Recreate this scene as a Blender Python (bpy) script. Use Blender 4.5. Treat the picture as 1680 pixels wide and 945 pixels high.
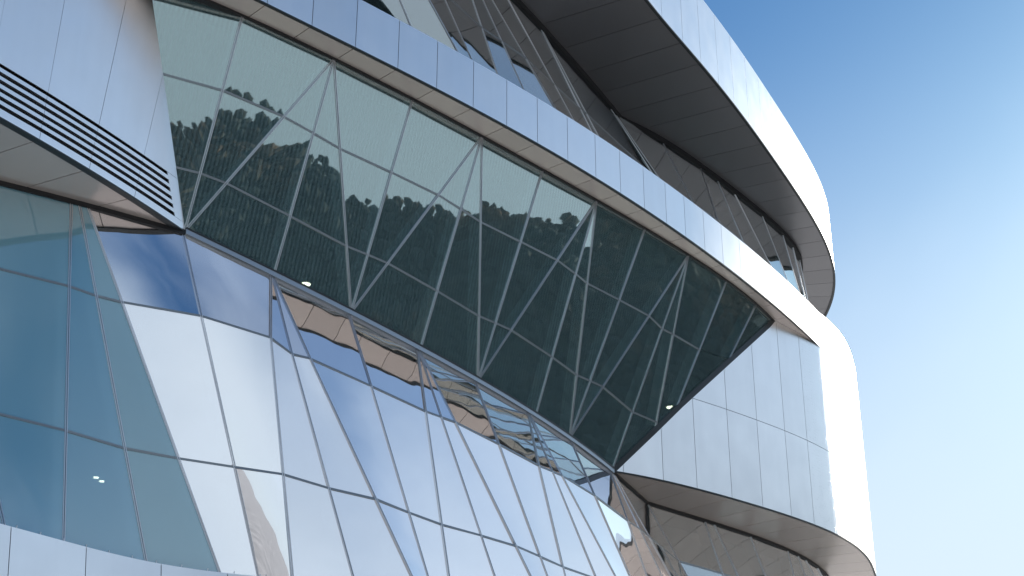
import bpy, math, random
import numpy as np
from mathutils import Vector

# ------------------------------------------------------------------ scene, camera, light
scene = bpy.context.scene
for o in list(bpy.data.objects):
    bpy.data.objects.remove(o, do_unlink=True)
random.seed(7)
rng = np.random.default_rng(7)
F, PITCH, EYE = 2400.0, 24.0, 1.6          # focal length in photo pixels (1680 wide), camera pitch, eye height

cam_d = bpy.data.cameras.new("camera")
cam = bpy.data.objects.new("camera", cam_d)
scene.collection.objects.link(cam)
cam.location = (0, 0, EYE)
cam.rotation_euler = (math.radians(90 + PITCH), 0, 0)
cam_d.sensor_width = 36.0
cam_d.lens = 36.0 * F / 1680.0
cam_d.clip_start = 0.1
cam_d.clip_end = 20000
scene.camera = cam

SUN_AZ, SUN_EL = 36.0, 20.0                # azimuth to the right of straight ahead, elevation
world = bpy.data.worlds.new("World")
scene.world = world
world.use_nodes = True
wn, wl = world.node_tree.nodes, world.node_tree.links
wn.clear()
w_out = wn.new("ShaderNodeOutputWorld")
w_bg = wn.new("ShaderNodeBackground")
w_sky = wn.new("ShaderNodeTexSky")
w_sky.sky_type = 'NISHITA'
w_sky.sun_disc = False
w_sky.sun_elevation = math.radians(SUN_EL)
w_sky.sun_rotation = math.radians(SUN_AZ)
w_sky.altitude = 200
w_sky.air_density = 1.0
w_sky.dust_density = 0.8
w_sky.ozone_density = 1.5
w_bg.inputs['Strength'].default_value = 0.076
w_tc = wn.new("ShaderNodeTexCoord")
def wmath(op, a, b=None):
    q = wn.new("ShaderNodeMath"); q.operation = op
    for k, x in enumerate((a, b)):
        if x is None: continue
        if isinstance(x, (int, float)): q.inputs[k].default_value = x
        else: wl.new(x, q.inputs[k])
    return q.outputs[0]
def wstep(x, a, b, lo=0.0, hi=1.0):
    q = wn.new("ShaderNodeMapRange"); q.interpolation_type = 'SMOOTHSTEP'
    for k, v in zip(('From Min', 'From Max', 'To Min', 'To Max'), (a, b, lo, hi)): q.inputs[k].default_value = v
    wl.new(x, q.inputs[0]); return q.outputs[0]
def wmix(fac, a, b, mode='MIX'):
    q = wn.new("ShaderNodeMix"); q.data_type = 'RGBA'; q.blend_type = mode
    for k, x in ((0, fac), (6, a), (7, b)):
        if isinstance(x, (int, float)): q.inputs[k].default_value = x
        elif isinstance(x, tuple): q.inputs[k].default_value = (*x, 1)
        else: wl.new(x, q.inputs[k])
    return q.outputs[2]
w_sep = wn.new("ShaderNodeSeparateXYZ"); wl.new(w_tc.outputs['Generated'], w_sep.inputs[0])
w_hsv = wn.new("ShaderNodeHueSaturation"); w_hsv.inputs['Saturation'].default_value = 1.25
wl.new(w_sky.outputs[0], w_hsv.inputs['Color'])
w_c = wmix(1.0, w_hsv.outputs[0], (0.58, 0.95, 1.20), 'MULTIPLY')           # cool white balance
w_c = wmix(wstep(w_sep.outputs[2], 0.58, 0.17, 0.0, 0.92), w_c, (7.7, 8.9, 10.0))       # pale haze towards the horizon, all round
# added thin cirrus over the dome to brighten reflections, seed keeps the view clear
ADDED_CIRRUS_SEED = 19.0
w_den = wmath('ADD', wmath('MAXIMUM', w_sep.outputs[2], 0.0), 0.25)
w_cmb = wn.new("ShaderNodeCombineXYZ")
wl.new(wmath('DIVIDE', w_sep.outputs[0], w_den), w_cmb.inputs[0])
wl.new(wmath('DIVIDE', w_sep.outputs[1], w_den), w_cmb.inputs[1])
w_nz = wn.new("ShaderNodeTexNoise"); w_nz.noise_dimensions = '4D'
w_nz.inputs['W'].default_value = ADDED_CIRRUS_SEED
w_nz.inputs['Scale'].default_value = 0.75; w_nz.inputs['Detail'].default_value = 5
w_nz.inputs['Roughness'].default_value = .5; w_nz.inputs['Distortion'].default_value = .6
wl.new(w_cmb.outputs[0], w_nz.inputs['Vector'])
w_c = wmix(wstep(w_nz.outputs['Fac'], .48, .70, 0.0, 0.40), w_c, (7.9, 9.5, 11.4))
wl.new(w_c, w_bg.inputs[0])
wl.new(w_bg.outputs[0], w_out.inputs[0])

sun_d = bpy.data.lights.new("sun", 'SUN')
sun_d.energy = 5.0
sun_d.angle = math.radians(0.5)
sun_d.color = (1.0, 0.94, 0.85)
sun = bpy.data.objects.new("sun", sun_d)
scene.collection.objects.link(sun)
_a, _e = math.radians(SUN_AZ), math.radians(SUN_EL)
sdir = Vector((math.sin(_a) * math.cos(_e), math.cos(_a) * math.cos(_e), math.sin(_e)))
sun.rotation_euler = sdir.to_track_quat('Z', 'Y').to_euler()

scene.render.engine = 'CYCLES'
scene.view_settings.view_transform = 'Standard'
scene.view_settings.look = 'None'
scene.view_settings.exposure = 0.4
scene.view_settings.gamma = 1.0
scene.view_settings.use_curve_mapping = False
scene.cycles.max_bounces = 10
scene.cycles.glossy_bounces = 6
scene.cycles.transparent_max_bounces = 16
scene.render.resolution_x = 1024
scene.render.resolution_y = 576

COL = scene.collection

# ------------------------------------------------------------------ materials
def mat(name):
    m = bpy.data.materials.new(name)
    m.use_nodes = True
    m.node_tree.nodes.clear()
    return m, m.node_tree.nodes, m.node_tree.links

def principled(name, col, rough, metal=0.0, vary=0.0, noise=0.0, nscale=1.0, bump=0.0, bscale=4.0, spec=0.5, rnoise=0.0, seeded=False):
    m, n, l = mat(name)
    out = n.new("ShaderNodeOutputMaterial")
    b = n.new("ShaderNodeBsdfPrincipled")
    b.inputs['Base Color'].default_value = (*col, 1)
    b.inputs['Roughness'].default_value = rough
    b.inputs['Metallic'].default_value = metal
    b.inputs['Specular IOR Level'].default_value = spec
    l.new(b.outputs[0], out.inputs[0])
    geo = n.new("ShaderNodeNewGeometry")
    if vary or noise:
        hsv = n.new("ShaderNodeHueSaturation")
        hsv.inputs['Color'].default_value = (*col, 1)
        val = None
        if vary:
            oi = n.new("ShaderNodeObjectInfo")
            mr = n.new("ShaderNodeMapRange")
            mr.inputs['To Min'].default_value = 1 - vary
            mr.inputs['To Max'].default_value = 1 + vary
            l.new(oi.outputs['Random'], mr.inputs[0])
            val = mr.outputs[0]
        if noise:
            nz = n.new("ShaderNodeTexNoise")
            nz.inputs['Scale'].default_value = nscale
            nz.inputs['Detail'].default_value = 5
            l.new(geo.outputs['Position'], nz.inputs['Vector'])
            mr2 = n.new("ShaderNodeMapRange")
            mr2.inputs['From Min'].default_value = 0.3
            mr2.inputs['From Max'].default_value = 0.7
            mr2.inputs['To Min'].default_value = 1 - noise
            mr2.inputs['To Max'].default_value = 1 + noise
            l.new(nz.outputs['Fac'], mr2.inputs[0])
            if val is None:
                val = mr2.outputs[0]
            else:
                mu = n.new("ShaderNodeMath"); mu.operation = 'MULTIPLY'
                l.new(val, mu.inputs[0]); l.new(mr2.outputs[0], mu.inputs[1])
                val = mu.outputs[0]
        l.new(val, hsv.inputs['Value'])
        l.new(hsv.outputs[0], b.inputs['Base Color'])
    if rnoise:
        nz = n.new("ShaderNodeTexNoise")
        nz.inputs['Scale'].default_value = 0.8
        nz.inputs['Detail'].default_value = 4
        l.new(geo.outputs['Position'], nz.inputs['Vector'])
        mr = n.new("ShaderNodeMapRange")
        mr.inputs['From Min'].default_value = 0.3
        mr.inputs['From Max'].default_value = 0.7
        mr.inputs['To Min'].default_value = rough - rnoise
        mr.inputs['To Max'].default_value = rough + rnoise
        l.new(nz.outputs['Fac'], mr.inputs[0])
        l.new(mr.outputs[0], b.inputs['Roughness'])
    if bump:
        nz = n.new("ShaderNodeTexNoise")
        nz.inputs['Scale'].default_value = bscale
        nz.inputs['Detail'].default_value = 1
        src = geo.outputs['Position']
        if seeded:                                  # every panel has its own slight unevenness
            oi2 = n.new("ShaderNodeObjectInfo")
            mu2 = n.new("ShaderNodeMath"); mu2.operation = 'MULTIPLY'; mu2.inputs[1].default_value = 60.0
            ad2 = n.new("ShaderNodeVectorMath"); ad2.operation = 'ADD'
            l.new(oi2.outputs['Random'], mu2.inputs[0]); l.new(src, ad2.inputs[0]); l.new(mu2.outputs[0], ad2.inputs[1])
            src = ad2.outputs[0]
        l.new(src, nz.inputs['Vector'])
        bp = n.new("ShaderNodeBump")
        bp.inputs['Strength'].default_value = 1.0
        bp.inputs['Distance'].default_value = bump
        l.new(nz.outputs['Fac'], bp.inputs['Height'])
        l.new(bp.outputs[0], b.inputs['Normal'])
    return m

M = {}
M['alu'] = principled('aluminium_panel', (0.97, 0.96, 0.945), 0.33, 1.0, vary=0.03, noise=0.012, nscale=1.2, bump=0.004, bscale=0.45, rnoise=0.02, seeded=True)
M['soffit'] = principled('soffit_panel', (0.66, 0.575, 0.525), 0.26, 0.5, vary=0.05)
M['shaded_soffit'] = principled('shaded_soffit_panel', (0.25, 0.245, 0.255), 0.30, 0.7, vary=0.06)  # soffit metal with the top soffit's shade put into a darker colour
def streaks(m, amt=0.014):
    n, l = m.node_tree.nodes, m.node_tree.links
    hs = next(x for x in n if x.type == 'HUE_SAT')
    old = hs.inputs['Value'].links[0].from_socket
    geo = n.new("ShaderNodeNewGeometry"); mp = n.new("ShaderNodeMapping"); mp.inputs['Scale'].default_value = (1.9, 1.9, .16)
    nz = n.new("ShaderNodeTexNoise"); nz.inputs['Scale'].default_value = 1.0; nz.inputs['Detail'].default_value = 5
    l.new(geo.outputs['Position'], mp.inputs[0]); l.new(mp.outputs[0], nz.inputs['Vector'])
    mr = n.new("ShaderNodeMapRange")
    for k, v in zip(('From Min', 'From Max', 'To Min', 'To Max'), (.35, .7, 1.0, 1 - 2 * amt)): mr.inputs[k].default_value = v
    mu = n.new("ShaderNodeMath"); mu.operation = 'MULTIPLY'
    l.new(nz.outputs['Fac'], mr.inputs[0]); l.new(old, mu.inputs[0]); l.new(mr.outputs[0], mu.inputs[1]); l.new(mu.outputs[0], hs.inputs['Value'])
streaks(M['alu'])
M['perf'] = principled('perforated_panel', (0.94, 0.93, 0.915), 0.33, 1.0, vary=0.025, rnoise=0.02)
def _perforate(m):
    n, l = m.node_tree.nodes, m.node_tree.links
    b = next(x for x in n if x.type == 'BSDF_PRINCIPLED')
    geo = n.new("ShaderNodeNewGeometry")
    vo = n.new("ShaderNodeTexVoronoi"); vo.inputs['Scale'].default_value = 6.0; vo.inputs['Randomness'].default_value = .45
    l.new(geo.outputs['Position'], vo.inputs['Vector'])
    mr = n.new("ShaderNodeMapRange"); mr.interpolation_type = 'SMOOTHSTEP'
    mr.inputs['From Min'].default_value = .10; mr.inputs['From Max'].default_value = .30
    l.new(vo.outputs['Distance'], mr.inputs[0])
    bp = n.new("ShaderNodeBump"); bp.inputs['Distance'].default_value = .006; bp.inputs['Strength'].default_value = 1.0
    l.new(mr.outputs[0], bp.inputs['Height']); l.new(bp.outputs[0], b.inputs['Normal'])
_perforate(M['perf'])
M['mullion'] = principled('mullion_aluminium', (0.62, 0.64, 0.67), 0.33, 0.9)
M['transom'] = principled('transom_grey', (0.24, 0.27, 0.29), 0.3, 0.4)
M['sill'] = principled('sill_metal', (0.30, 0.34, 0.38), 0.28, 0.8)
M['black'] = principled('black_gap', (0.012, 0.013, 0.015), 0.6)
M['edge'] = principled('dark_edge_trim', (0.03, 0.035, 0.038), 0.4, 0.3)
M['concrete'] = principled('interior_concrete', (0.34, 0.34, 0.33), 0.8, noise=0.15, nscale=0.7)
M['slab'] = principled('interior_ceiling', (0.5, 0.5, 0.49), 0.8, noise=0.1, nscale=0.7)
M['fin'] = principled('interior_steel', (0.72, 0.75, 0.75), 0.5, 0.1)
M['paving'] = principled('pale_paving', (0.55, 0.53, 0.50), 0.85, noise=0.2, nscale=0.12, bump=0.004, bscale=6)
M['lampwhite'] = principled('lamp_metal', (0.6, 0.6, 0.58), 0.4, 0.5)

def glass_material(name, r0, r1, tint, wav, body, refl=(0.97, 0.98, 0.99), lines=0.0, dcol=(0.26, 0.42, 0.46)):
    m, n, l = mat(name)
    out = n.new("ShaderNodeOutputMaterial")
    mix = n.new("ShaderNodeMixShader")
    tr = n.new("ShaderNodeBsdfTransparent"); tr.inputs[0].default_value = (*tint, 1)
    gl = n.new("ShaderNodeBsdfGlossy"); gl.inputs['Color'].default_value = (*refl, 1)
    gl.inputs['Roughness'].default_value = 0.012
    lw = n.new("ShaderNodeLayerWeight"); lw.inputs['Blend'].default_value = 0.5
    pw = n.new("ShaderNodeMath"); pw.operation = 'POWER'; pw.inputs[1].default_value = 2.2
    mr = n.new("ShaderNodeMapRange")
    mr.inputs['To Min'].default_value = r0
    mr.inputs['To Max'].default_value = r1
    l.new(lw.outputs['Facing'], pw.inputs[0]); l.new(pw.outputs[0], mr.inputs[0])
    l.new(mr.outputs[0], mix.inputs[0])
    geo = n.new("ShaderNodeNewGeometry")
    oi = n.new("ShaderNodeObjectInfo")
    add = n.new("ShaderNodeVectorMath"); add.operation = 'ADD'
    sc = n.new("ShaderNodeVectorMath"); sc.operation = 'SCALE'; sc.inputs['Scale'].default_value = 40.0
    cmb = n.new("ShaderNodeCombineXYZ")
    l.new(oi.outputs['Random'], cmb.inputs[0])
    l.new(cmb.outputs[0], sc.inputs[0])
    l.new(geo.outputs['Position'], add.inputs[0]); l.new(sc.outputs[0], add.inputs[1])
    nz = n.new("ShaderNodeTexNoise"); nz.inputs['Scale'].default_value = 0.42; nz.inputs['Detail'].default_value = 1.5
    l.new(add.outputs[0], nz.inputs['Vector'])
    bp = n.new("ShaderNodeBump"); bp.inputs['Strength'].default_value = 1.0; bp.inputs['Distance'].default_value = wav
    l.new(nz.outputs['Fac'], bp.inputs['Height'])
    l.new(bp.outputs[0], gl.inputs['Normal'])
    df = n.new("ShaderNodeBsdfDiffuse"); df.inputs[0].default_value = (*dcol, 1)
    mx2 = n.new("ShaderNodeMixShader"); mx2.inputs[0].default_value = body
    if lines:                                       # fine printed lines running up the pane
        dt = n.new("ShaderNodeVectorMath"); dt.operation = 'DOT_PRODUCT'; dt.inputs[1].default_value = (.64 * 38, .77 * 38, 0)
        l.new(geo.outputs['Position'], dt.inputs[0])
        sn = n.new("ShaderNodeMath"); sn.operation = 'SINE'; l.new(dt.outputs['Value'], sn.inputs[0])
        ma = n.new("ShaderNodeMath"); ma.operation = 'MULTIPLY_ADD'; ma.inputs[1].default_value = body * lines; ma.inputs[2].default_value = body
        l.new(sn.outputs[0], ma.inputs[0]); l.new(ma.outputs[0], mx2.inputs[0])
    l.new(tr.outputs[0], mx2.inputs[1]); l.new(df.outputs[0], mx2.inputs[2])
    l.new(mx2.outputs[0], mix.inputs[1]); l.new(gl.outputs[0], mix.inputs[2])
    l.new(mix.outputs[0], out.inputs[0])
    return m
M['glass'] = glass_material('solar_control_glass', 0.84, 0.97, (0.80, 0.92, 0.94), 0.014, 0.10, refl=(1.0, 0.975, 0.985))
M['glass_teal'] = glass_material('teal_toned_glass', 0.16, 0.90, (0.78, 0.94, 0.97), 0.006, 0.46, dcol=(0.34, 0.63, 0.74))  # same glass as its neighbours, its differing reflection put into a teal colour
M['glass_dim'] = glass_material('tinted_glass', 0.28, 0.92, (0.78, 0.92, 0.93), 0.0025, 0.21, refl=(0.78, 0.85, 0.82), lines=0.4, dcol=(0.27, 0.40, 0.43))
M['glass_top'] = glass_material('dark_glass', 0.26, 0.92, (0.60, 0.70, 0.72), 0.008, 0.02)

def emission(name, col, s):
    m, n, l = mat(name)
    out = n.new("ShaderNodeOutputMaterial"); e = n.new("ShaderNodeEmission")
    e.inputs[0].default_value = (*col, 1); e.inputs[1].default_value = s
    l.new(e.outputs[0], out.inputs[0])
    return m
M['lamp'] = emission('lit_lamp', (1.0, 0.85, 0.62), 6.0)

# ------------------------------------------------------------------ photo pixels to directions and points
_P = math.radians(PITCH)
def ray(u, v):
    x, y = (u - 840.0) / F, (472.5 - v) / F
    return np.array([x, math.cos(_P) - y * math.sin(_P), math.sin(_P) + y * math.cos(_P)])
def onz(u, v, h):                                  # the point of that direction at height h above the eye
    r = ray(u, v); return r * (h / r[2])
def plan(px, h):
    return np.array([onz(u, v, h)[:2] for u, v in px])

def v3(p, z): return np.array([p[0], p[1], z])

class Curve:                                       # a smooth line in plan, measured by length
    def __init__(self, pts):
        self.p = np.asarray(pts, float)
        d = np.linalg.norm(np.diff(self.p, axis=0), axis=1)
        self.s = np.concatenate([[0], np.cumsum(d)])
        self.L = self.s[-1]
    def at(self, s):
        return np.array([np.interp(s, self.s, self.p[:, 0]), np.interp(s, self.s, self.p[:, 1])])
    def tan(self, s):
        a, b = self.at(max(0, s - .4)), self.at(min(self.L, s + .4))
        t = b - a; return t / np.linalg.norm(t)
    def nrm(self, s):                              # outwards
        t = self.tan(s); return np.array([t[1], -t[0]])
    def near(self, q):
        a, b = self.p[:-1], self.p[1:]; ab = b - a
        t = np.clip(((q - a) * ab).sum(1) / (ab * ab).sum(1), 0, 1)
        c = a + ab * t[:, None]; d = ((c - q) ** 2).sum(1); i = int(d.argmin())
        return self.s[i] + t[i] * (self.s[i + 1] - self.s[i])
    def offset(self, d):                           # positive = outwards
        return Curve([self.at(s) + self.nrm(s) * d for s in np.linspace(0, self.L, len(self.p))])
    def hit(self, q, d):                           # crossing with the plan line q + t d; returns s nearest to q
        best = None
        nd = np.array([d[1], -d[0]])
        side = (self.p - q) @ nd
        for i in np.nonzero(side[:-1] * side[1:] <= 0)[0]:
            f = side[i] / (side[i] - side[i + 1] + 1e-12)
            s = self.s[i] + f * (self.s[i + 1] - self.s[i])
            dd = np.linalg.norm(self.at(s) - q)
            if best is None or dd < best[0]: best = (dd, s)
        return None if best is None else best[1]
    def pix(self, u, v=None):                      # where the vertical surface over the curve meets a pixel's direction: (s, height)
        r = ray(u, v); s = self.hit(np.zeros(2), r[:2])
        if s is None: return None
        t = np.linalg.norm(self.at(s)) / np.linalg.norm(r[:2])
        return s, r[2] * t

def fit_ext(q, left, right_arc, R, lturn=0.0):
    if left:
        t0 = q[0] - q[3]; a = math.atan2(t0[1], t0[0]); k = []
        p = q[0].copy(); m = int(left / .5)
        for i in range(m):
            a += math.radians(lturn) * .5; p = p + .5 * np.array([math.cos(a), math.sin(a)]); k.append(p.copy())
        q = np.concatenate([np.array(k)[::-1], q])
    if right_arc:
        t0 = q[-1] - q[-4]; a = math.atan2(t0[1], t0[0]); k = []; p = q[-1].copy()
        step = .5; m = int(math.radians(right_arc) * R / step)
        for i in range(m):
            a += step / R; p = p + step * np.array([math.cos(a), math.sin(a)]); k.append(p.copy())
        q = np.concatenate([q, np.array(k)])
    return Curve(q)

def fit(pts, deg, left=0.0, right_arc=0.0, R=13.0, wlast=1.0, n=160, lturn=0.0, wt=None):
    pts = np.asarray(pts, float)
    d = np.linalg.norm(np.diff(pts, axis=0), axis=1)
    s = np.concatenate([[0], np.cumsum(d)]); s = s / s[-1]
    w = np.ones(len(s)); w[-1] = wlast; w[0] = wlast
    if wt is not None: w = np.asarray(wt, float)
    cx, cy = np.polyfit(s, pts[:, 0], deg, w=w), np.polyfit(s, pts[:, 1], deg, w=w)
    t = np.linspace(0, 1, n)
    q = np.stack([np.polyval(cx, t), np.polyval(cy, t)], 1)
    return fit_ext(q, left, right_arc, R, lturn)

HS, HSL, HM, HT = 19.4, 22.0, 30.0, 40.0                      # soffit levels above the eye
HMU, HTU = 32.2, 44.35                             # upper edges of the middle and the top band
HB = 10.5                                           # upper edge of the lowest band

def ZS(u): return HS + (HSL - HS) * min(1.0, max(0.0, (1004.0 - u) / 701.0)) ** .8   # the sill climbs to the left
pML = [(420,1),(514,41),(586,76),(654,112),(717,145),(776,177),(831,207),(880,236),(927,266),(975,293),(1017,318),(1057,343),(1095,367),(1129,388),(1160,411),(1191,433),(1220,456),(1240,471),(1290,514),(1322,544),(1346,568)]
pGS = [(342,0),(420,35),(480,61),(545,96),(617,130),(675,162),(740,192),(788,222),(840,247),(889,277),(977,327),(1057,373),(1127,416),(1190,460),(1207,472),(1245,497),(1260,510),(1277,521)]
pSL = [(303,379),(448,450),(577,512),(690,572),(787,624),(870,680),(942,720),(1004,770)]
pUB = [(0,192),(75,236),(147,278),(220,323),(303,378)]
pUI = [(0,297),(115,326),(200,350),(292,377)]
pBL = [(1005,772),(1088,788),(1145,801),(1201,817),(1251,832),(1298,847),(1338,860),(1373,877),(1401,892),(1416,906),(1428,921),(1435,933),(1437,944)]
pBI = [(1062,823),(1130,844),(1156,851),(1232,877),(1293,900),(1320,914),(1343,929),(1357,944)]
pRL = [(1062,0),(1086,29),(1122,69),(1150,104),(1177,140),(1204,172),(1230,204),(1254,235),(1280,274),(1314,328),(1335,361),(1352,391),(1364,417),(1369,443),(1369,472),(1364,494),(1352,523)]
pRI1 = [(850,0),(892,47),(940,100),(980,145),(1019,194)]
pRI2 = [(1019,194),(1052,207),(1097,234),(1150,272),(1177,288),(1205,311),(1247,346),(1277,371),(1295,391),(1307,411),(1314,431)]

cBL = fit(plan(pBL, HS), 5, right_arc=95, R=15)
TIP = cBL.near(plan([(1373, 877)], HS)[0])
pm = plan(pML, HM); pm[-1] = cBL.at(TIP)
pm = np.concatenate([pm, [cBL.at(TIP + d) for d in (1.5, 3.0, 4.5, 6.0)]])
cML = fit(pm, 5, left=14, wt=[1.0] * (len(pm) - 6) + [5.0] * 6)
_s = cML.near(cBL.at(TIP)); _q = [cML.at(x) for x in np.linspace(0, _s, 190)]
_e = cBL.at(TIP) - _q[-1]                          # close the last centimetres
cML = Curve([q + _e * max(0.0, 1 - (189 - i) / 40.0) ** 2 for i, q in enumerate(_q)])
sK = cBL.near(plan([(1279, 521)], HM)[0])          # where the glass corner meets the right cladding
pg = plan(pGS, HM); pg[-1] = cBL.at(sK)
cGS = fit(pg, 4, left=12, wlast=12)
psl = np.array([onz(u, v, ZS(u))[:2] for u, v in pSL]); psl[-1] = cBL.at(0)
cUB = fit(np.concatenate([plan(pUB, HSL)[:-1], psl[:1]]), 2, left=9, wlast=12, lturn=1.5)
cUI = fit(np.concatenate([plan(pUI, HSL), psl[:1]]), 2, left=12, wlast=12)
cSL = fit(psl, 3, wlast=12)
cBI = fit(plan(pBI, HS), 3, right_arc=95, R=12)
cRL = fit(plan(pRL, HT), 6, left=26, right_arc=75, R=12)
r1 = fit(plan(pRI1, HT), 2, left=26); r2 = fit(plan(pRI2, HT), 4, right_arc=90, R=11)
cRI = Curve(np.concatenate([r1.p[:-1], r2.p]))
cTOP = Curve(np.concatenate([cUI.p[:-1], cSL.p[:-1], cBL.p[:1], cBI.p]))      # top of the lower glass
sA, sk = cTOP.near(cSL.p[0]), cTOP.near(cBL.p[0])
_zs = [cSL.near(q) for q in psl]; _zz = [ZS(u) for u, v in pSL]
_zp = np.polyfit(_zs, _zz, 3)
def zSL(s): return float(np.polyval(_zp, min(max(s, 0), cSL.L)))
def zTOP(s): return HSL if s <= sA else HS if s >= sk else zSL(s - sA)
# outer edge of the middle storey: band, then the right cladding
cMID = Curve(np.concatenate([cML.p[:-1], [cBL.at(s) for s in np.linspace(TIP, cBL.L, 120)]]))
# lower glass: mullions as image lines; the topmost row leans out steeply, the rows below stand nearly upright
LM = [((117,329),(104,886)), ((130,334),(240,924)), ((143,336),(277,708)), ((300,381),(372,708)), ((445,460),(441,900)),
      ((447,464),(514,708)), ((452,466),(565,708)), ((574,519),(632,708)), ((686,578),(703,708)), ((689,580),(732,708)), ((692,582),(755,708)),
      ((782,632),(840,784)), ((868,685),(888,781)), ((872,690),(977,945)), ((876,693),(937,808)), ((939,727),(988,840)),
      ((1000,768),(1061,944)), ((1003,771),(1086,945)), ((1004.5,772),(1101,944)), ((1063,826),(1126,944)), ((1156,852),(1187,945)), ((1171,857),(1211,945)),
      ((1232,880),(1256,944)), ((1292,901),(1303,944)), ((1309,909),(1321,944)), ((1321,916),(1336,944))]
HF = HB - .05
BENDMAX = 1.45
BEND = {3: .6, 4: 1.25, 5: 1.35, 16: 1.2, 17: 1.1, 18: .95, 19: .6, 20: .5, 21: .4, 22: .3, 23: .3, 24: .3, 25: .3}
LEAN = (0.8, 2.8, 4.4, 4.2, 3.4, 3.9, 4.3, 3.6, 4.2, 4.4, 3.7, 4.3, 4.0, 4.4, 4.2)
low = {}
_last = -1.0
for i, (pa, pb) in enumerate(LM):
    ni = np.cross(ray(*pa), ray(*pb))                      # every point of the mullion lies in this plane
    st = cTOP.near(onz(*pa, ZS(pa[0]))[:2])
    ss = np.linspace(max(0, st - 2), min(cTOP.L, st + 2), 400)
    vv = np.array([ni @ v3(cTOP.at(x), zTOP(x) - .12) for x in ss])
    rt_ = [ss[k] for k in np.nonzero(vv[:-1] * vv[1:] <= 0)[0]]
    if rt_: st = min(rt_, key=lambda x: abs(x - st))
    st = max(st, _last + .05); _last = st
    if i < 3:
        low[i] = [st]; continue
    head = v3(cTOP.at(st), zTOP(st) - .12)
    f = min(1, max(0, (st - sA) / (sk - sA)))
    n2 = cSL.nrm(min(max((st - sA), .6), cSL.L - .6)) if st <= sk + 1.5 else cBI.nrm(max(.6, st - sk - 5.5))
    def in_plane(z, off):                                  # at height z, off metres outside the head
        A_ = np.array([[ni[0], ni[1]], [n2[0], n2[1]]]); return v3(np.linalg.solve(A_, [-ni[2] * z, n2 @ head[:2] + off]), z)
    zm = HF + (head[2] - HF) * (.735 if i < 5 else .70)
    e = BEND.get(i, BENDMAX)
    mid = in_plane(zm, e)
    foot = in_plane(HF, e + math.tan(math.radians(LEAN[min(i - 3, 14)])) * (zm - HF))
    low[i] = [st, head, mid, foot, n2]
# keep the feet apart where two mullions close on each other below the frame
_u = np.array([low[i][3][:2] @ np.array([.64, .77]) for i in range(3, 26)]); _u0 = _u.copy()
for rep in range(200):
    for k in range(len(_u) - 1):
        gap = .85 - (_u[k + 1] - _u[k])
        if k == 0: gap -= .3
        if gap > 0: _u[k] -= gap / 2 * (k > 0); _u[k + 1] += gap / 2 * (1 + (k == 0))
for i in range(3, 26):
    t2 = np.array([-low[i][4][1], low[i][4][0]]); t2 = t2 if t2[1] > 0 else -t2
    low[i][3] = low[i][3] + v3(t2, 0) * (_u[i - 3] - _u0[i - 3])
# lowest band, seen at the left, carried on along the foot of the glass
bb = plan([(0,858),(60,872),(140,897),(240,925),(300,936),(363,943)], HB)
def soften(pts, win=2.2, left=0.0, right_arc=0.0, R=13.0):
    c = Curve(pts); q = np.array([c.at(x) for x in np.arange(0, c.L, .25)]); k = int(win / .25)
    for rep in range(3):
        pad = np.concatenate([np.repeat(2 * q[:1], k, 0) - q[k:0:-1], q, np.repeat(2 * q[-1:], k, 0) - q[-2:-k - 2:-1]])
        q = np.stack([np.convolve(pad[:, d], np.ones(2 * k + 1) / (2 * k + 1), 'valid') for d in (0, 1)], 1)
    return fit_ext(q, left, right_arc, R)
ext = [low[i][3][:2] + low[i][4] * .3 for i in (4, 5, 6, 7, 8, 10, 11, 12, 14, 15, 16, 18, 19, 20, 21, 22, 23, 25)]
ext = [p for k, p in enumerate(ext) if k == 0 or np.linalg.norm(p - ext[k - 1]) > .6]
cBB = soften(np.concatenate([bb, ext]), left=8, right_arc=80, R=13)
cFOOT = cBB.offset(-0.30)                           # foot of the lower glass
cTF = cMID.offset(-1.9)                             # foot of the top glass

# ------------------------------------------------------------------ objects
def link(name, me, m, parent=None):
    o = bpy.data.objects.new(name, me)
    COL.objects.link(o)
    if m is not None and not me.materials: me.materials.append(m)
    if parent is not None: o.parent = parent
    return o
def tag(o, label=None, category=None, group=None, kind=None):
    if label: o['label'] = label
    if category: o['category'] = category
    if group: o['group'] = group
    if kind: o['kind'] = kind
    return o

def mesh_from(verts, faces, smooth=None):
    me = bpy.data.meshes.new('mesh')
    v = np.asarray(verts, float).copy(); v[:, 2] += EYE
    me.from_pydata(v.tolist(), [], faces)
    if smooth is not None:
        me.polygons.foreach_set('use_smooth', smooth)
    me.update()
    return me

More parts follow.
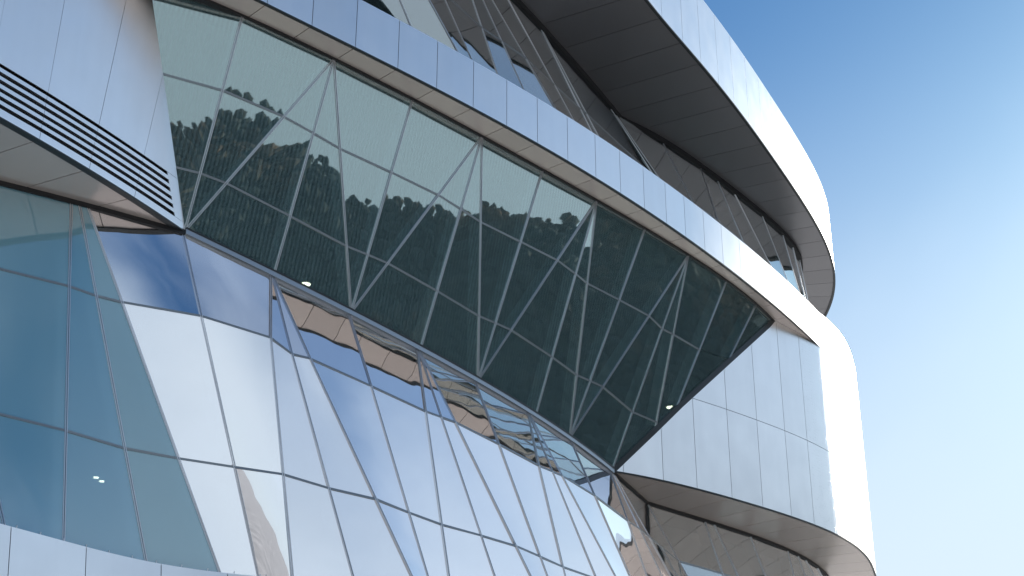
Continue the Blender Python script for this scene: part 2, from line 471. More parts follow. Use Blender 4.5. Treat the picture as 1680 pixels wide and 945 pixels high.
def patch(name, G, th, out, m, parent, shrink=0.0):
    """A slab whose outer face is the grid G (rows, columns, 3); out = rough outward direction."""
    G = np.asarray(G, float).copy()
    R_, C_ = G.shape[:2]
    if shrink:
        c = G.reshape(-1, 3).mean(0)
        e = G - c; L = np.linalg.norm(e, axis=2, keepdims=True)
        G = c + e * np.maximum(0.3, 1 - shrink / np.maximum(L, 1e-6))
    uq, idx = {}, np.zeros((R_, C_), int); V = []
    for i in range(R_):
        for j in range(C_):
            k = tuple(np.round(G[i, j], 4))
            if k not in uq: uq[k] = len(V); V.append(G[i, j])
            idx[i, j] = uq[k]
    V = np.array(V); N = np.zeros_like(V); faces = []
    for i in range(R_ - 1):
        for j in range(C_ - 1):
            f = [idx[i, j], idx[i, j + 1], idx[i + 1, j + 1], idx[i + 1, j]]
            f = [a for q, a in enumerate(f) if a != f[q - 1]]
            if len(set(f)) < 3: continue
            faces.append(f)
            nn = np.cross(V[f[1]] - V[f[0]], V[f[2]] - V[f[0]])
            if len(f) == 4: nn = nn + np.cross(V[f[2]] - V[f[0]], V[f[3]] - V[f[0]])
            for a in f: N[a] += nn
    if not faces: return None
    tot = N.sum(0)
    if np.dot(tot, out) < 0:
        N = -N; faces = [f[::-1] for f in faces]
    N /= np.maximum(np.linalg.norm(N, axis=1, keepdims=True), 1e-9)
    n = len(V); B = V - N * th
    edges = {}
    for f in faces:
        for q in range(len(f)):
            a, b = f[q - 1], f[q]
            edges[(a, b)] = 1
    allv = [V, B]; fs = list(faces) + [[a + n for a in f[::-1]] for f in faces]
    sm = [True] * len(fs); base = 2 * n; side = []
    for (a, b) in edges:
        if (b, a) in edges: continue
        side += [V[b], V[a], B[a], B[b]]
        fs.append([base, base + 1, base + 2, base + 3]); sm.append(False); base += 4
    if side: allv.append(np.array(side))
    return link(name, mesh_from(np.concatenate(allv), fs, sm), m, parent)


def bar(name, a, b, n, profile, m, parent, ext=0.0):
    """A profile (side, outwards) carried from a to b."""
    a, b = np.asarray(a, float), np.asarray(b, float)
    d = b - a; L = np.linalg.norm(d)
    if L < 0.03: return None
    d /= L; a = a - d * ext; b = b + d * ext
    n = n - d * np.dot(n, d); n /= np.linalg.norm(n); s = np.cross(d, n)
    V = [a + s * x + n * y for x, y in profile] + [b + s * x + n * y for x, y in profile]
    k = len(profile)
    fs = [[i, (i + 1) % k, (i + 1) % k + k, i + k] for i in range(k)] + [list(range(k))[::-1], list(range(k, 2 * k))]
    area = sum(profile[i][0] * profile[(i + 1) % k][1] - profile[(i + 1) % k][0] * profile[i][1] for i in range(k))
    if area < 0: fs = [f[::-1] for f in fs]
    return link(name, mesh_from(V, fs), m, parent)

def sweep(name, P3, N3, profile, m, parent):
    """One continuous trim with a profile (outwards, up) along the 3D polyline P3."""
    V, fs = [], []; k = len(profile)
    up = np.array([0, 0, 1.0])
    for p, n in zip(P3, N3):
        V += [p + n * x + up * y for x, y in profile]
    for i in range(len(P3) - 1):
        for j in range(k):
            fs.append([i * k + j, i * k + (j + 1) % k, (i + 1) * k + (j + 1) % k, (i + 1) * k + j])
    fs.append(list(range(k))[::-1]); fs.append(list(range((len(P3) - 1) * k, len(P3) * k)))
    return link(name, mesh_from(V, fs), m, parent)
def along(c, s0, s1, z, n=60, off=0.0):
    S = np.linspace(s0, s1, n)
    P3 = [v3(c.at(s) + c.nrm(s) * off, z) for s in S]
    N3 = [v3(c.nrm(s), 0) for s in S]
    return P3, N3
def boxp(x0, x1, y0, y1): return [(x0, y0), (x1, y0), (x1, y1), (x0, y1)]

# ------------------------------------------------------------------ ground and hills
def disc(name, r, z, m, n=96):
    V = [(0, 0, z - EYE)] + [(r * math.cos(2 * math.pi * i / n), r * math.sin(2 * math.pi * i / n), z - EYE) for i in range(n)]
    fs = [[0, 1 + i, 1 + (i + 1) % n] for i in range(n)]
    return link(name, mesh_from(V, fs), m)
tag(disc('ground', 6000, 0.0, M['paving']), kind='structure')

M['hill'] = principled('hillside', (0.045, 0.055, 0.028), 0.95, noise=0.5, nscale=0.03)
M['wood'] = principled('autumn_wood', (0.034, 0.042, 0.034), 0.95, noise=0.45, nscale=0.3)
_n, _l = M['wood'].node_tree.nodes, M['wood'].node_tree.links
_g = _n.new("ShaderNodeNewGeometry"); _z = _n.new("ShaderNodeTexNoise"); _z.inputs['Scale'].default_value = .022; _z.inputs['Detail'].default_value = 4
_l.new(_g.outputs['Position'], _z.inputs['Vector'])
_r = _n.new("ShaderNodeMapRange"); _r.inputs['From Min'].default_value = .5; _r.inputs['From Max'].default_value = .66
_l.new(_z.outputs['Fac'], _r.inputs[0])
_m = _n.new("ShaderNodeMix"); _m.data_type = 'RGBA'; _m.inputs[6].default_value = (0.034, 0.042, 0.034, 1); _m.inputs[7].default_value = (0.12, 0.062, 0.025, 1)
_l.new(_r.outputs[0], _m.inputs[0])
_l.new(_m.outputs[2], next(x for x in _n if x.type == 'HUE_SAT').inputs['Color'])
def hill_h(az, t):
    a = math.radians(az)
    crest = 84 + 16 * math.sin(2.3 * a + .6) + 9 * math.sin(5.1 * a + 1.0) + 5 * math.sin(11 * a)
    crest *= min(1.0, max(.74, .74 + .26 * (az - 55) / 35))
    crest *= 1 - .62 * min(1.0, max(0.0, (az - 128) / 10))
    edge = min(1, max(0, (az - 26) / 18)) * min(1, max(0, (158 - az) / 16))
    f = min(1, max(0, t / .55)); f = f * f * (3 - 2 * f)
    return max(0.0, crest * edge * f - 14 * max(0, t - .6))
def hill_pt(az, t):
    d = 150 + 330 * t
    return (d * math.sin(math.radians(az)), d * math.cos(math.radians(az)), hill_h(az, t) - .3 - EYE)
AZ = np.linspace(26, 160, 90); TT = np.linspace(0, 1, 24)
V = [hill_pt(a, t) for a in AZ for t in TT]
fs = [[i * 24 + j, i * 24 + j + 1, (i + 1) * 24 + j + 1, (i + 1) * 24 + j] for i in range(89) for j in range(23)]
tag(link('hill', mesh_from(V, fs, [True] * len(fs)), M['hill']), kind='structure')
# a wood that reads as one mass, seen only mirrored in the glass
ico = [(0, 0, 1), (.89, 0, .45), (.28, .85, .45), (-.72, .53, .45), (-.72, -.53, .45), (.28, -.85, .45), (.72, .53, -.45), (-.28, .85, -.45), (-.89, 0, -.45), (-.28, -.85, -.45), (.72, -.53, -.45), (0, 0, -1)]
icf = [(0,1,2),(0,2,3),(0,3,4),(0,4,5),(0,5,1),(1,6,2),(2,7,3),(3,8,4),(4,9,5),(5,10,1),(2,6,7),(3,7,8),(4,8,9),(5,9,10),(1,10,6),(6,11,7),(7,11,8),(8,11,9),(9,11,10),(10,11,6)]
ico = np.array(ico)
NB = 34000; C = np.zeros((NB, 3)); k = 0
while k < NB:
    az = rng.uniform(29, 156); t = rng.uniform(.05, .66)
    if hill_h(az, t) < 2: continue
    x, y, z = hill_pt(az, t); w = rng.uniform(1.0, 2.6)
    for q in range(4):
        if k < NB: C[k] = (x + rng.normal(0, w), y + rng.normal(0, w), z + rng.uniform(.6, 3.0) * w); k += 1
SZ = rng.uniform(.7, 1.7, (NB, 1, 1)) * np.array([1, 1, 1.15])
V = (ico[None] * SZ * rng.uniform(.6, 1.35, (NB, 12, 1)) + C[:, None]).reshape(-1, 3)
fs = (np.array(icf)[None] + (np.arange(NB) * 12)[:, None, None]).reshape(-1, 3).tolist()
tag(link('wood', mesh_from(V, fs), M['wood']), 'dark autumn wood covering the hillside mirrored in the glass', 'wood', kind='stuff')

# ------------------------------------------------------------------ the building
bld = bpy.data.objects.new('curved_building', None)
COL.objects.link(bld)
bld.location = (0, 0, 0)
tag(bld, 'tall curved building of silvery metal bands, overhanging soffits and triangulated glass', 'building')
UPV = np.array([0, 0, 1.0])
GAP = 0.026

def backing(name, c, s0, s1, z0, z1, parent=bld, inset=0.06, th=0.12, n=80, m='black'):
    """The dark carrier behind the panels: the joints show it."""
    S = np.linspace(s0, s1, n)
    G = np.array([[v3(c.at(s) - c.nrm(s) * inset, z) for s in S] for z in (z0, z1)])
    return patch(name, G, th, v3(c.nrm((s0 + s1) / 2), 0), M[m], parent)

def wall_panel(c, s0, s1, z0, z1, parent, m='alu', cols=7, lo=None, hi=None, name='panel', g=GAP, foot=None):
    S = np.linspace(s0 + g / 2, s1 - g / 2, cols)
    if s0 < sK < s1 and c is cBL: S = np.sort(np.append(S, sK)); cols += 1
    rows = []
    A = [max(z0, lo(s)) if lo else z0 for s in S]; B = [min(z1, hi(s)) if hi else z1 for s in S]
    keep = [i for i in range(cols) if B[i] - A[i] > 0.02]
    if len(keep) < 2: return None
    for f in (0, .33, .67, 1):
        if foot is not None:      # a leaning panel: its lower edge stands further out
            rows.append([v3(foot.at(S[i] / c.L * foot.L) * (1 - f) + c.at(S[i]) * f, A[i] + g / 2 + (B[i] - A[i] - g) * f) for i in keep]); continue
        rows.append([v3(c.at(S[i]), A[i] + g / 2 + (B[i] - A[i] - g) * f) for i in keep])
    return patch(name, rows, 0.045, v3(c.nrm((s0 + s1) / 2), 0), M[m], parent)

def soffit_panels(part, co, ci, joints, z, m='soffit', inner=None, g=0.032, smax=None):
    """Panels between the outer edge co and the inner edge ci of a soffit, joints at lengths on co."""
    def inn(s):
        q = co.at(s); h = ci.hit(q, co.nrm(s))
        if h is None: h = ci.near(q)
        return h
    prev = None
    J = [(s, inn(s)) for s in joints]
    for (s0, i0), (s1, i1) in zip(J[:-1], J[1:]):
        if i1 <= i0 + 0.02: i1 = i0 + 0.02
        cols = 5
        S = np.linspace(s0 + g / 2, s1 - g / 2, cols); I = np.linspace(i0 + g / 2, i1 - g / 2, cols)
        rows = [[v3(co.at(S[k]) * (1 - f) + ci.at(I[k]) * f, z) for k in range(cols)] for f in (0.0, .35, .7, 1.0)]
        patch('panel', rows, 0.04, -UPV, M[m], part)

def soffit_backing(name, co, ci, s0, s1, z, n=70):
    S = np.linspace(s0, s1, n); rows = [[], []]
    last = -1
    for s in S:
        q = co.at(s); h = ci.hit(q, co.nrm(s))
        if h is None: h = ci.near(q)
        h = max(h, last); last = h
        rows[0].append(v3(q - co.nrm(s) * .03, z)); rows[1].append(v3(ci.at(h), z))
    return patch(name, rows, 0.15, -UPV, M['black'], bld)

def joints_from(c, px, z, step, s0, s1):
    J = sorted(c.near(p) for p in plan(px, z))
    a = J[0]
    while a - step > s0: a -= step; J.insert(0, a)
    J.insert(0, s0) if J[0] - s0 > .4 else None
    b = J[-1]
    while b + step < s1: b += step; J.append(b)
    if s1 - J[-1] > .5: J.append(s1)
    else: J[-1] = s1
    return J

# --- middle band
JM = joints_from(cML, pML[1:17], HM, 1.95, 0.0, cML.L)
part = backing('middle_fascia', cML, 0, cML.L, HM + .03, HMU - .03)
for a, b in zip(JM[:-1], JM[1:]): wall_panel(cML, a, b, HM, HMU, part)
P3, N3 = along(cML, 0, cML.L, HM, 90); sweep('drip_edge', P3, N3, boxp(-.10, .025, -.05, .0), M['edge'], bld)
# its soffit
cIN = Curve(np.concatenate([cGS.p, [cBL.at(s) for s in np.linspace(sK, TIP, 12)[1:]]]))
part = soffit_backing('middle_soffit', cML, cIN, 0.5, cML.L - .05, HM + .06)
soffit_panels(part, cML.offset(-.02), cIN, JM[:-1] + [cML.L - .1], HM)
# dark channel where the glass meets the soffit
P3, N3 = along(cGS, 8.5, cGS.L, HM, 90); sweep('head_channel', P3, N3, boxp(-.2, .05, -.10, .03), M['black'], bld)

# --- right cladding
JB = joints_from(cBL, pBL[1:10], HS, 2.3, 0.0, cBL.L)
EDGE = [cBL.pix(u, v) for u, v in [(1260,534),(1196,592),(1117,664),(1072,708)]]
es = np.array([0] + sorted(e[0] for e in EDGE) + [sK, sK + .001, TIP - .001, TIP, cBL.L])
ez = np.array([HS] + sorted(e[1] for e in EDGE) + [HM, HM, HM, HMU, HMU])
hiB = lambda s: float(np.interp(s, es, ez))
ZJ = 23.9
S = np.linspace(0.25, cBL.L, 150)
G = [[v3(cBL.at(s) - cBL.nrm(s) * .06, z(s)) for s in S] for z in (lambda s: HS + .03, lambda s: max(HS + .05, hiB(s) - .06))]
part = patch('right_cladding', G, .12, v3(cBL.nrm(10), 0), M['black'], bld)
for a, b in zip(JB[:-1], JB[1:]):
    pm_ = 'perf' if JB.index(a) in (7, 8, 9) else 'alu'
    wall_panel(cBL, a, b, HS, ZJ, part, cols=13, hi=hiB, m=pm_)
    wall_panel(cBL, a, b, ZJ, HMU, part, cols=13, m=pm_, hi=lambda s, q=b: hiB(min(s, TIP - .002)) if q <= TIP + .05 else HMU)
P3, N3 = along(cBL, 0.1, cBL.L, HS, 120); sweep('drip_edge', P3, N3, boxp(-.10, .025, -.05, .0), M['edge'], bld)
# dark reveal between the glass and the cut edge of the cladding
RV = np.array([v3(cBL.at(s) + cBL.nrm(s) * .01, z) for s, z in zip(es[:6], ez[:6])])
for a, b in zip(RV[:-1], RV[1:]):
    bar('reveal', a, b, v3(cBL.nrm(5), 0), boxp(-.13, .13, -.3, .05), M['edge'], bld, ext=.02)
part = soffit_backing('right_soffit', cBL, Curve(np.concatenate([cBL.p[:1], cBI.p])), .05, cBL.L, HS + .06)
soffit_panels(part, cBL.offset(-.02), Curve(np.concatenate([cBL.p[:1], cBI.p])), [.1] + JB[1:], HS)
P3, N3 = along(cBI, 0, cBI.L, HS, 70); sweep('head_channel', P3, N3, boxp(-.2, .06, -.14, .03), M['black'], bld)
P3, N3 = along(Curve([cBL.at(0), cBI.at(0)]), 0, np.linalg.norm(cBL.at(0) - cBI.at(0)), HS, 6); sweep('head_channel', P3, N3, boxp(-.2, .06, -.14, .03), M['black'], bld)

# --- left cladding with the louvres
zs = []
for y0, y1 in [(104,110),(117,124),(130,137),(144,150.5),(157,164),(170.5,177.5)]:
    zs.append((cUB.pix(0, y1)[1], cUB.pix(0, y0)[1]))
ends = [cUB.pix(u, v)[0] for u, v in [(275,275),(277.5,290),(280,305),(282.5,320),(285,335),(287.5,350)]]
sTip = cUB.L
ed = [cUB.pix(u, v) for u, v in [(250,0),(277,190)]]
kE = (ed[0][0] - sTip) / (ed[0][1] - HSL)                   # slope of the cut edge
edge_s = lambda z: sTip + kE * (z - HSL)
ZUP = HMU
def uw(s, z): return v3(cUB.at(s), z)
S = np.linspace(0, sTip, 40)
part = patch('left_cladding', [[uw(s, HSL + .02) - v3(cUB.nrm(s), 0) * .2 for s in S], [uw(s, min(ZUP, max(HSL + .04, HSL + (sTip - s) / -kE - .1))) - v3(cUB.nrm(s), 0) * .2 for s in S]], .12, v3(cUB.nrm(5), 0), M['black'], bld)
def quad_panel(name, corners, parent, th=.05, cols=6, rows=4, m='alu', g=0.016):
    (s0, z0), (s1, z1), (s2, z2), (s3, z3) = corners       # lower left, lower right, upper right, upper left
    G = []
    for f in np.linspace(0, 1, rows):
        row = []
        for h in np.linspace(0, 1, cols):
            s = (s0 * (1 - h) + s1 * h) * (1 - f) + (s3 * (1 - h) + s2 * h) * f
            z = (z0 * (1 - h) + z1 * h) * (1 - f) + (z3 * (1 - h) + z2 * h) * f
            row.append(uw(s, z))
        G.append(row)
    return patch(name, G, th, v3(cUB.nrm(5), 0), M[m], parent, shrink=g / 2)
# joints: length at the lower edge and slant
def jl(pa, pb):
    (sa, za), (sb, zb) = cUB.pix(*pa), cUB.pix(*pb)
    k = (sa - sb) / (za - zb); return sb + k * (HSL - zb), k
JU = [jl((106,0),(65,228)), jl((207,0),(147,275)), jl((267,123),(221,321))]
d0 = JU[1][0] - JU[0][0]
for q in range(4): JU.insert(0, (max(0.0, JU[0][0] - d0), JU[0][1] * .6))
JU = [j for i, j in enumerate(JU) if i == 0 or j[0] > JU[i - 1][0] + .05]
js = lambda j, z: min(j[0] + j[1] * (z - HSL), edge_s(z))
zA, zC = zs[0][1], zs[5][0]
bounds = JU + [None]
def bs(j, z): return edge_s(z) if j is None else js(j, z)
for a, b in zip(bounds[:-1], bounds[1:]):
    # above the louvres: split in height where a joint meets the cut edge
    cuts = [zA, ZUP]
    for j in (a, b):
        if j is None: continue
        zc = HSL + (sTip - j[0]) / (j[1] - kE)
        if zA < zc < ZUP: cuts.append(zc)
    cuts = sorted(cuts)
    lo = cuts[0]
    if bs(b, lo) - bs(a, lo) < .02: continue
    if len(cuts) == 2 or b is None:
        top = cuts[-1]
        if b is None: top = min(top, HSL + (sTip - a[0]) / (a[1] - kE))
        quad_panel('panel', [(bs(a, lo), lo), (bs(b, lo), lo), (bs(b, top), top), (bs(a, top), top)], part)
    else:
        zc = cuts[1]; top = cuts[-1]
        zt = HSL + (sTip - a[0]) / (a[1] - kE)
        top = min(top, zt)
        # one five-sided panel: rows follow the break
        G = []
        for z in sorted(set(list(np.linspace(lo, zc, 4)) + list(np.linspace(zc, top, 4)))):
            s0, s1 = bs(a, z) + .008, bs(b, z) - .008
            G.append([uw(s0 + (s1 - s0) * h, z + (.008 if z == lo else 0)) for h in np.linspace(0, 1, 6)])
        patch('panel', G, .05, v3(cUB.nrm(5), 0), M['alu'], part)
    # below the louvres
    quad_panel('panel', [(bs(a, HSL), HSL), (bs(b, HSL), HSL), (bs(b, zC), zC), (bs(a, zC), zC)], part)
# slats and the closing stile
for k in range(5):
    zt, zb = zs[k][0], zs[k + 1][1]
    for a, b in zip(bounds[:-1], bounds[1:]):
        e = (ends[k] + ends[k + 1]) / 2 + .002
        s0 = bs(a, zb); s1 = min(bs(b, zb), e + .05)
        if s1 - s0 < .05: continue
        quad_panel('slat', [(s0, zb), (s1, zb), (s1, zt), (s0, zt)], part, th=.09, rows=2, cols=4, g=.012)
quad_panel('panel', [(ends[5], zC), (edge_s(zC), zC), (edge_s(zA), zA), (ends[0], zA)], part, rows=6)
P3, N3 = along(cUB, 0, sTip - .02, HSL, 40); sweep('drip_edge', P3, N3, boxp(-.22, .025, -.05, .0), M['edge'], bld)
a, b = uw(sTip, HSL), uw(edge_s(ZUP), ZUP)
bar('edge_return', a, b, v3(cUB.nrm(sTip - 2), 0), boxp(.0, .03, -.34, .0) if True else 0, M['mullion'], bld)
JUs = [max(j[0], .05) for j in JU] + [sTip - .12]
part = soffit_backing('left_soffit', cUB, cUI, 0.1, sTip - .1, HSL + .06)
soffit_panels(part, cUB.offset(-.02), cUI, JUs, HSL)
P3, N3 = along(cUI, 0, cUI.L, HSL, 60); sweep('head_channel', P3, N3, boxp(-.2, .06, -.16, .03), M['black'], bld)

# --- top band and its soffit
JR = joints_from(cRL, pRL[1:8], HT, 2.25, 0.0, cRL.L)
part = backing('top_fascia', cRL, 0, cRL.L, HT + .03, HTU - .03, n=140)
for a, b in zip(JR[:-1], JR[1:]): wall_panel(cRL, a, b, HT, HTU, part)
P3, N3 = along(cRL, 0, cRL.L, HT, 140); sweep('drip_edge', P3, N3, boxp(-.12, .03, -.07, .0), M['edge'], bld)
part = soffit_backing('top_soffit', cRL, cRI, 0.1, cRL.L, HT + .06, n=120)
soffit_panels(part, cRL.offset(-.02), cRI, JR, HT, m='shaded_soffit')
P3, N3 = along(cRI, 0, cRI.L, HT, 120); sweep('head_channel', P3, N3, boxp(-.2, .12, -.3, .03), M['black'], bld)

# --- lowest band
JL = joints_from(cBB, [(19,863),(139,897),(250,929)], HB, 2.2, 0.0, cBB.L)
part = backing('lower_fascia', cBB, 0, cBB.L, HB - 2.3, HB - .03, n=140)
cBO = cBB.offset(.22)
for a, b in zip(JL[:-1], JL[1:]): wall_panel(cBB, a, b, HB - 2.35, HB, part, foot=cBO)
P3, N3 = along(cBB, 0, cBB.L, HB, 120); sweep('cap', P3, N3, boxp(-.36, -.02, -.05, -.012), M['mullion'], bld)
for q, sp in enumerate(np.arange(1.0, 30.0, .85)):
    p = v3(cBB.at(sp) - cBB.nrm(sp) * .10, HB - .012)
    bar('rail_pin', p, p + UPV * .10, v3(cBB.nrm(sp), 0), boxp(-.014, .014, -.014, .014), M['mullion'], part)
cBase = cBB.offset(-1.4)
S = np.linspace(0, cBase.L, 120)
patch('base_wall', [[v3(cBase.at(s), z) for s in S] for z in (-EYE, HB - 2.3)], .3, v3(cBase.nrm(10), 0), M['concrete'], bld)
patch('lower_soffit', [[v3(c.at(s / cBase.L * c.L), HB - 2.3) for s in S] for c in (cBB.offset(-.1), cBase.offset(-.2))], .1, -UPV, M['soffit'], bld)

# ------------------------------------------------------------------ glazing
MUL = [(-.045, -.06), (-.045, .022), (-.017, .022), (-.017, -.03), (.017, -.03), (.017, .022), (.045, .022), (.045, -.06)]
MULT = [(x * .62, y * .8) for x, y in MUL]
FIN = boxp(-.06, .06, -.60, -.10)
def glazing(name, lines, levels, fr, mul=MUL, fins=True, tr=.038, trm='transom', gm='glass'):
    """lines: (foot, head) pairs from left to right; levels: heights of the transoms. Panes, mullions and transoms."""
    part = fr
    base = [(l[2] if len(l) > 2 and l[2] is not None else l[0][2]) for l in lines]
    mids = [(l[3] if len(l) > 3 else None) for l in lines]      # a bend at the topmost transom
    lines = [(np.asarray(l[0], float), np.asarray(l[1], float)) for l in lines]
    nl = []
    for i in range(len(lines) - 1):
        (a0, b0), (a1, b1) = lines[i], lines[i + 1]
        n = np.cross((a1 + b1) / 2 - (a0 + b0) / 2, ((b0 + b1) - (a0 + a1)) / 2)
        if np.linalg.norm(n) < 1e-6: n = nl[-1] if nl else np.array([.7, -.7, 0])
        n = n / np.linalg.norm(n)
        if np.dot(n, [.6, -.7, 0]) < 0: n = -n
        nl.append(n)
    def at(i, lev):
        a, b = lines[i]
        if mids[i] is not None:
            q, top = mids[i], levels[-1]
            return q + (b - q) * min(1, (lev - top) / (1 - top)) if lev >= top else a + (q - a) * max(0, lev / top)
        z = base[i] + (b[2] - base[i]) * lev
        t = np.clip((z - a[2]) / (b[2] - a[2]) if b[2] - a[2] > 1e-4 else 1, 0, 1)
        return a + (b - a) * t
    zlev = [-9] + list(levels) + [9]
    for i in range(len(lines) - 1):
        l0, l1 = i, i + 1
        for za, zb in zip(zlev[:-1], zlev[1:]):
            A0, A1, B0, B1 = at(l0, za), at(l1, za), at(l0, zb), at(l1, zb)
            if (np.linalg.norm(B0 - A0) + np.linalg.norm(B1 - A1)) < .08 or (np.linalg.norm(A0 - A1) + np.linalg.norm(B0 - B1)) < .05: continue
            k = 5
            jt = rng.uniform(-.022, .006, 4)            # no two panes sit quite in the same plane
            A0, A1, B0, B1 = (p + nl[i] * j for p, j in zip((A0, A1, B0, B1), jt)) if (np.linalg.norm(A0 - A1) > .4 and np.linalg.norm(B0 - B1) > .4) else (A0, A1, B0, B1)
            G = [[(A0 * (1 - h) + A1 * h) * (1 - f) + (B0 * (1 - h) + B1 * h) * f for h in np.linspace(0, 1, k)] for f in np.linspace(0, 1, k)]
            patch('pane', G, .022, nl[i], M[gm(i) if callable(gm) else gm], part, shrink=.012)
        for z in levels:
            p, q = at(l0, z), at(l1, z)
            if mids[i] is None and any(abs(w[2] - (base[k] + (lines[k][1][2] - base[k]) * z)) > .2 for k, w in ((i, p), (i + 1, q))): continue
            if np.linalg.norm(p - q) > .12:
                bar('transom', p, q, nl[i], boxp(-tr, tr, -.10, .014), M[trm], part)
    for i, (a, b) in enumerate(lines):
        if np.linalg.norm(b - a) < .1: continue
        n = nl[min(i, len(nl) - 1)] + nl[max(i - 1, 0)]
        for p, q in ([(a, b)] if mids[i] is None else [(a, mids[i]), (mids[i], b)]):
            bar('mullion', p, q, n, mul, M['mullion'], part)
            if fins: bar('fin', p, q, n, FIN, M['fin'], part, ext=-.05)
    return part

# --- overhanging glass between the sill and the middle soffit
T = dict(A=(397,25), B=(545,97), C=(675,162), D=(787,224), E=(889,278), F=(977,328), G=(1057,374), H=(1127,418), I=(1190,460), J=(1245,497))
Bt = dict(a=(303,378), b=(448,450), c=(577,512), d=(690,572), e=(787,624), f=(870,682), g=(942,718))
tp = {k: v3(cGS.at(cGS.near(plan([p], HM)[0])), HM - .05) for k, p in T.items()}
bp_ = {}
for k, p in Bt.items():
    q = cSL.near(onz(*p, ZS(p[0]))[:2]); bp_[k] = v3(cSL.at(q), zSL(q))
bp_['h'] = v3(cSL.at(cSL.L - .05), HS)
for k, px in (('k', (1076,700)), ('l', (1111,667)), ('m', (1196,590))):
    s, z = cBL.pix(*px); bp_[k] = v3(cBL.at(s), z)
bp_['K'] = v3(cBL.at(sK), HM - .06); tp['K'] = v3(cBL.at(sK), HM - .05)
sA_g = cGS.near(tp['A'][:2])
eE = edge_s(HM)                                    # the glass ends against the cut edge of the left cladding
lines = [(bp_['a'] - np.array([.03, .03, 0]), v3(cUB.at(eE) - cUB.nrm(eE) * .12, HM - .05))]
lines += [(bp_[x[0]], tp[x[1]]) for x in 'aA aB bB cB cC cD dD eD eE eF fF gF gG gH hH'.split()]
lines += [(bp_[x[0]], tp[x[1]], HS) for x in 'kH lI mJ KK'.split()]
S = np.linspace(0, cSL.L, 60)
P3 = [v3(cSL.at(s), zSL(s)) for s in S]; N3 = [v3(cSL.nrm(s), 0) for s in S]
frame = sweep('sill', P3, N3, boxp(-.25, .10, -.13, .05), M['sill'], bld)
P3 = [v3(cSL.at(s), zSL(s)) for s in S]
sweep('sill_gap', P3, N3, boxp(-.25, .13, .05, .10), M['edge'], bld)
glazing('upper', lines, (.26, .645), frame, gm='glass_dim')

# --- lower glass
def on_plane(curve, pa, pb, z, s_lo=0.0):
    """Where the upright plane of an image line meets a plan curve lying at height z."""
    n = np.cross(ray(*pa), ray(*pb))
    val = curve.p @ n[:2] + n[2] * z
    c = [curve.s[i] + (curve.s[i + 1] - curve.s[i]) * val[i] / (val[i] - val[i + 1]) for i in np.nonzero(val[:-1] * val[1:] <= 0)[0]]
    c = [x for x in c if x >= s_lo]
    return c[0] if c else None
LOW = []
for i, (pa, pb) in enumerate(LM):
    if i < 3:
        st = low[i][0]; sb = on_plane(cFOOT, pa, pb, HF, 0.0)
        LOW.append((v3(cFOOT.at(sb), HF), v3(cTOP.at(st), zTOP(st) - .12)))
    else:
        st, head, mid, foot, n2 = low[i]; LOW.append((foot, head, None, mid))
last = low[len(LM) - 1][0]; lastb = cFOOT.near(LOW[-1][0][:2]); low = LOW
# one to the left and beyond the frame, and a few carried round to the right
first_s = cFOOT.near(low[0][0][:2]); ft = cTOP.near(low[0][1][:2])
lf = [(v3(cFOOT.at(max(.1, first_s - d)), HF), v3(cTOP.at(max(.1, ft - d * 1.1 - e)), HSL - .12)) for d, e in ((7.5, .6), (5.0, .9), (2.1, 2.3))]
rt = [(v3(cFOOT.at(min(cFOOT.L, lastb + d)), HF), v3(cTOP.at(min(cTOP.L, last + d * .85)), HS - .12)) for d in (2.5, 5, 8, 11, 14)]
P3, N3 = along(cFOOT, 0, cFOOT.L, HF, 120)
frame = sweep('lower_glass_base', P3, N3, boxp(-.3, .05, -.25, -.02), M['mullion'], bld)
glazing('lower', lf + low + rt, (.31, .735), frame, gm=lambda i: 'glass_teal' if i < 5 else 'glass' if i < 21 else 'glass_top')

# --- top glass behind the middle band
TM = [((657,0),(671,34)), ((706,0),(749,80)), ((732,0),(772,92)), ((769,0),(796,106)), ((792,0),(857,142)), ((807,0),(909,175)), ((840,8),(926,187)),
      ((889,46),(947,200)), ((893,50),(982,221)), ((1016,195),(1072,283)), ((1019,196),(1085,294)), ((1090,236),(1117,315)), ((1150,273),(1171,356)), ((1177,290),(1220,395)), ((1204,310),(1266,436)), ((1250,348),(1301,470)), ((1285,382),(1325,492))]
HTF = HMU - .25
top = []; last = -1.0; lastb = -1.0
for pa, pb in TM:
    st = on_plane(cRI, pa, pb, HT, max(0, last + .04))
    if st is None or (last > 0 and st > last + 9): st = last + .3
    last = st
    sb = on_plane(cTF, pa, pb, HTF, max(0, lastb + .3))
    if sb is None or (lastb > 0 and sb > lastb + 9): sb = lastb + 1.2
    lastb = sb
    top.append((v3(cTF.at(sb), HTF), v3(cRI.at(st), HT - .2)))
f0, t0 = cTF.near(top[0][0][:2]), cRI.near(top[0][1][:2])
lf = [(v3(cTF.at(max(.1, f0 - d)), HTF), v3(cRI.at(max(.1, t0 - d * 1.1)), HT - .2)) for d in (9, 6, 3)]
rt = [(v3(cTF.at(min(cTF.L, lastb + d)), HTF), v3(cRI.at(min(cRI.L, last + d)), HT - .2)) for d in (2, 4, 6.5, 9, 12)]
DBG2 = [(cTF.near(a[:2]), cRI.near(b[:2])) for a, b in lf + top + rt]
P3, N3 = along(cTF, 0, cTF.L, HTF, 120)
frame = sweep('top_glass_base', P3, N3, boxp(-.3, .08, -.3, .0), M['mullion'], bld)
glazing('top', lf + top + rt, (.5,), frame, mul=MULT, fins=False, tr=.03, gm='glass_top')
# ledge between band and glass
S = np.linspace(0, cTF.L, 120)
patch('ledge', [[v3(c.at(s / cTF.L * c.L), z) for s in S] for c, z in ((cMID.offset(-.1), HMU - .1), (cTF.offset(-.3), HMU - .25))], .15, UPV, M['slab'], bld)

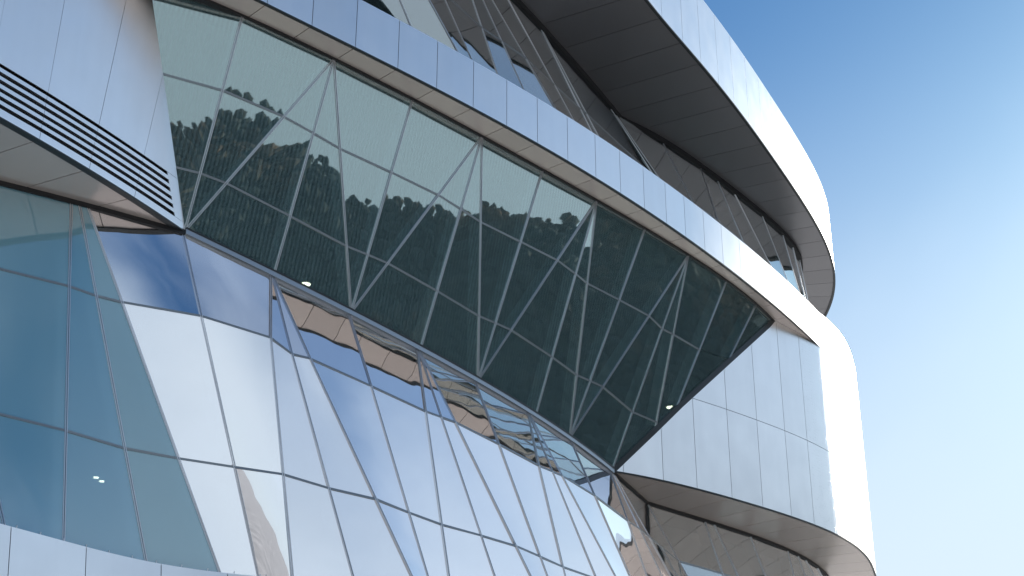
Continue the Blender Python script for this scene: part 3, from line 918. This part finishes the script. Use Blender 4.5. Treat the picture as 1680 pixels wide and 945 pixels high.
# ------------------------------------------------------------------ inside: floors, core, roof
core = cMID.offset(-9.5)
cp = [core.at(s) for s in np.linspace(0, core.L * .86, 50)]
c0, c1 = cp[0], cp[-1]
ring = cp + [np.array([c1[0] - 18, c1[1] + 14]), np.array([-40, 112]), np.array([-52, 70])]
V = [v3(p, -EYE) for p in ring] + [v3(p, HTU - 1) for p in ring]; k = len(ring)
fs = [[i, (i + 1) % k, (i + 1) % k + k, i + k] for i in range(k)] + [list(range(k))[::-1], list(range(k, 2 * k))]
link('core_wall', mesh_from(V, fs), M['concrete'], bld)
def slab(name, c, z, th, m, inset, frac=1.0):
    co = c.offset(-inset); n = 100
    S = np.linspace(0, co.L * frac, n)
    zf = z if callable(z) else (lambda s: z)
    G = [[v3(co.at(s), zf(s / co.L * c.L)) for s in S], [v3(cp[min(49, int(i * 49 / (n - 1)))], zf(S[i] / co.L * c.L)) for i in range(n)]]
    return patch(name, G, th, UPV, m, bld)
slab('floor_slab', cTOP, lambda s: zTOP(s) + .05, .7, M['slab'], .55)
slab('floor_slab', cTF, HM + .9, .7, M['slab'], .75)
slab('floor_slab', cFOOT, HF - .3, .5, M['slab'], .6)
rp = [cRL.at(s) - cRL.nrm(s) * .3 for s in np.linspace(0, cRL.L, 80)] + [np.array([-40, 116]), np.array([-56, 66])]
V = [v3(p, HTU - .9) for p in rp] + [v3(p, HTU - .4) for p in rp]; k = len(rp)
link('roof', mesh_from(V, [[i, (i + 1) % k, (i + 1) % k + k, i + k] for i in range(k)] + [list(range(k))[::-1], list(range(k, 2 * k))]), M['concrete'], bld)

# ------------------------------------------------------------------ lit pendant lamps behind the lower and the upper glass
def lamp(u, v, depth, label, sz=.26):
    r_ = ray(u, v); p = r_ * (depth / np.linalg.norm(r_[:2]))
    root = bpy.data.objects.new('pendant_lamp', None); COL.objects.link(root)
    root.location = (p[0], p[1], p[2] + EYE)
    tag(root, label, 'lamp', 'lit pendant lamps inside the building')
    def lathe(name, prof, m):
        n = 20; V = []; fs = []
        for rr, z in prof: V += [(rr * math.cos(2 * math.pi * i / n), rr * math.sin(2 * math.pi * i / n), z) for i in range(n)]
        for k in range(len(prof) - 1):
            fs += [[k * n + i, k * n + (i + 1) % n, (k + 1) * n + (i + 1) % n, (k + 1) * n + i] for i in range(n)]
        fs.append(list(range(n))[::-1]); fs.append([(len(prof) - 1) * n + i for i in range(n)])
        me = bpy.data.meshes.new('mesh'); me.from_pydata(V, [], fs); me.update()
        return link(name, me, m, root)
    lathe('diffuser', [(sz * .86, -.03), (sz * .9, 0.0)], M['lamp'])
    lathe('shade', [(sz, .002), (sz * .9, .08), (sz * .3, .14)], M['lampwhite'])
    lathe('rod', [(.015, .14), (.015, 3.0)], M['lampwhite'])
lamp(158, 783, 49.5, 'small lit pendant lamp, one of two close together behind the lower teal glass', .10)
lamp(167, 789, 50.3, 'small lit pendant lamp, one of two close together behind the lower teal glass', .10)
lamp(502, 466, 53.0, 'lit pendant lamp behind the overhanging dark glass, just above the sill', .2)
lamp(583, 458, 54.0, 'lit pendant lamp between two mullions that meet at the sill', .24)
lamp(1100, 668, 74.0, 'lit pendant lamp by the slanting end of the overhanging dark glass', .24)
lamp(773, 508, 60.0, 'tiny lit lamp deep behind the upright mullion of the overhanging glass', .15)
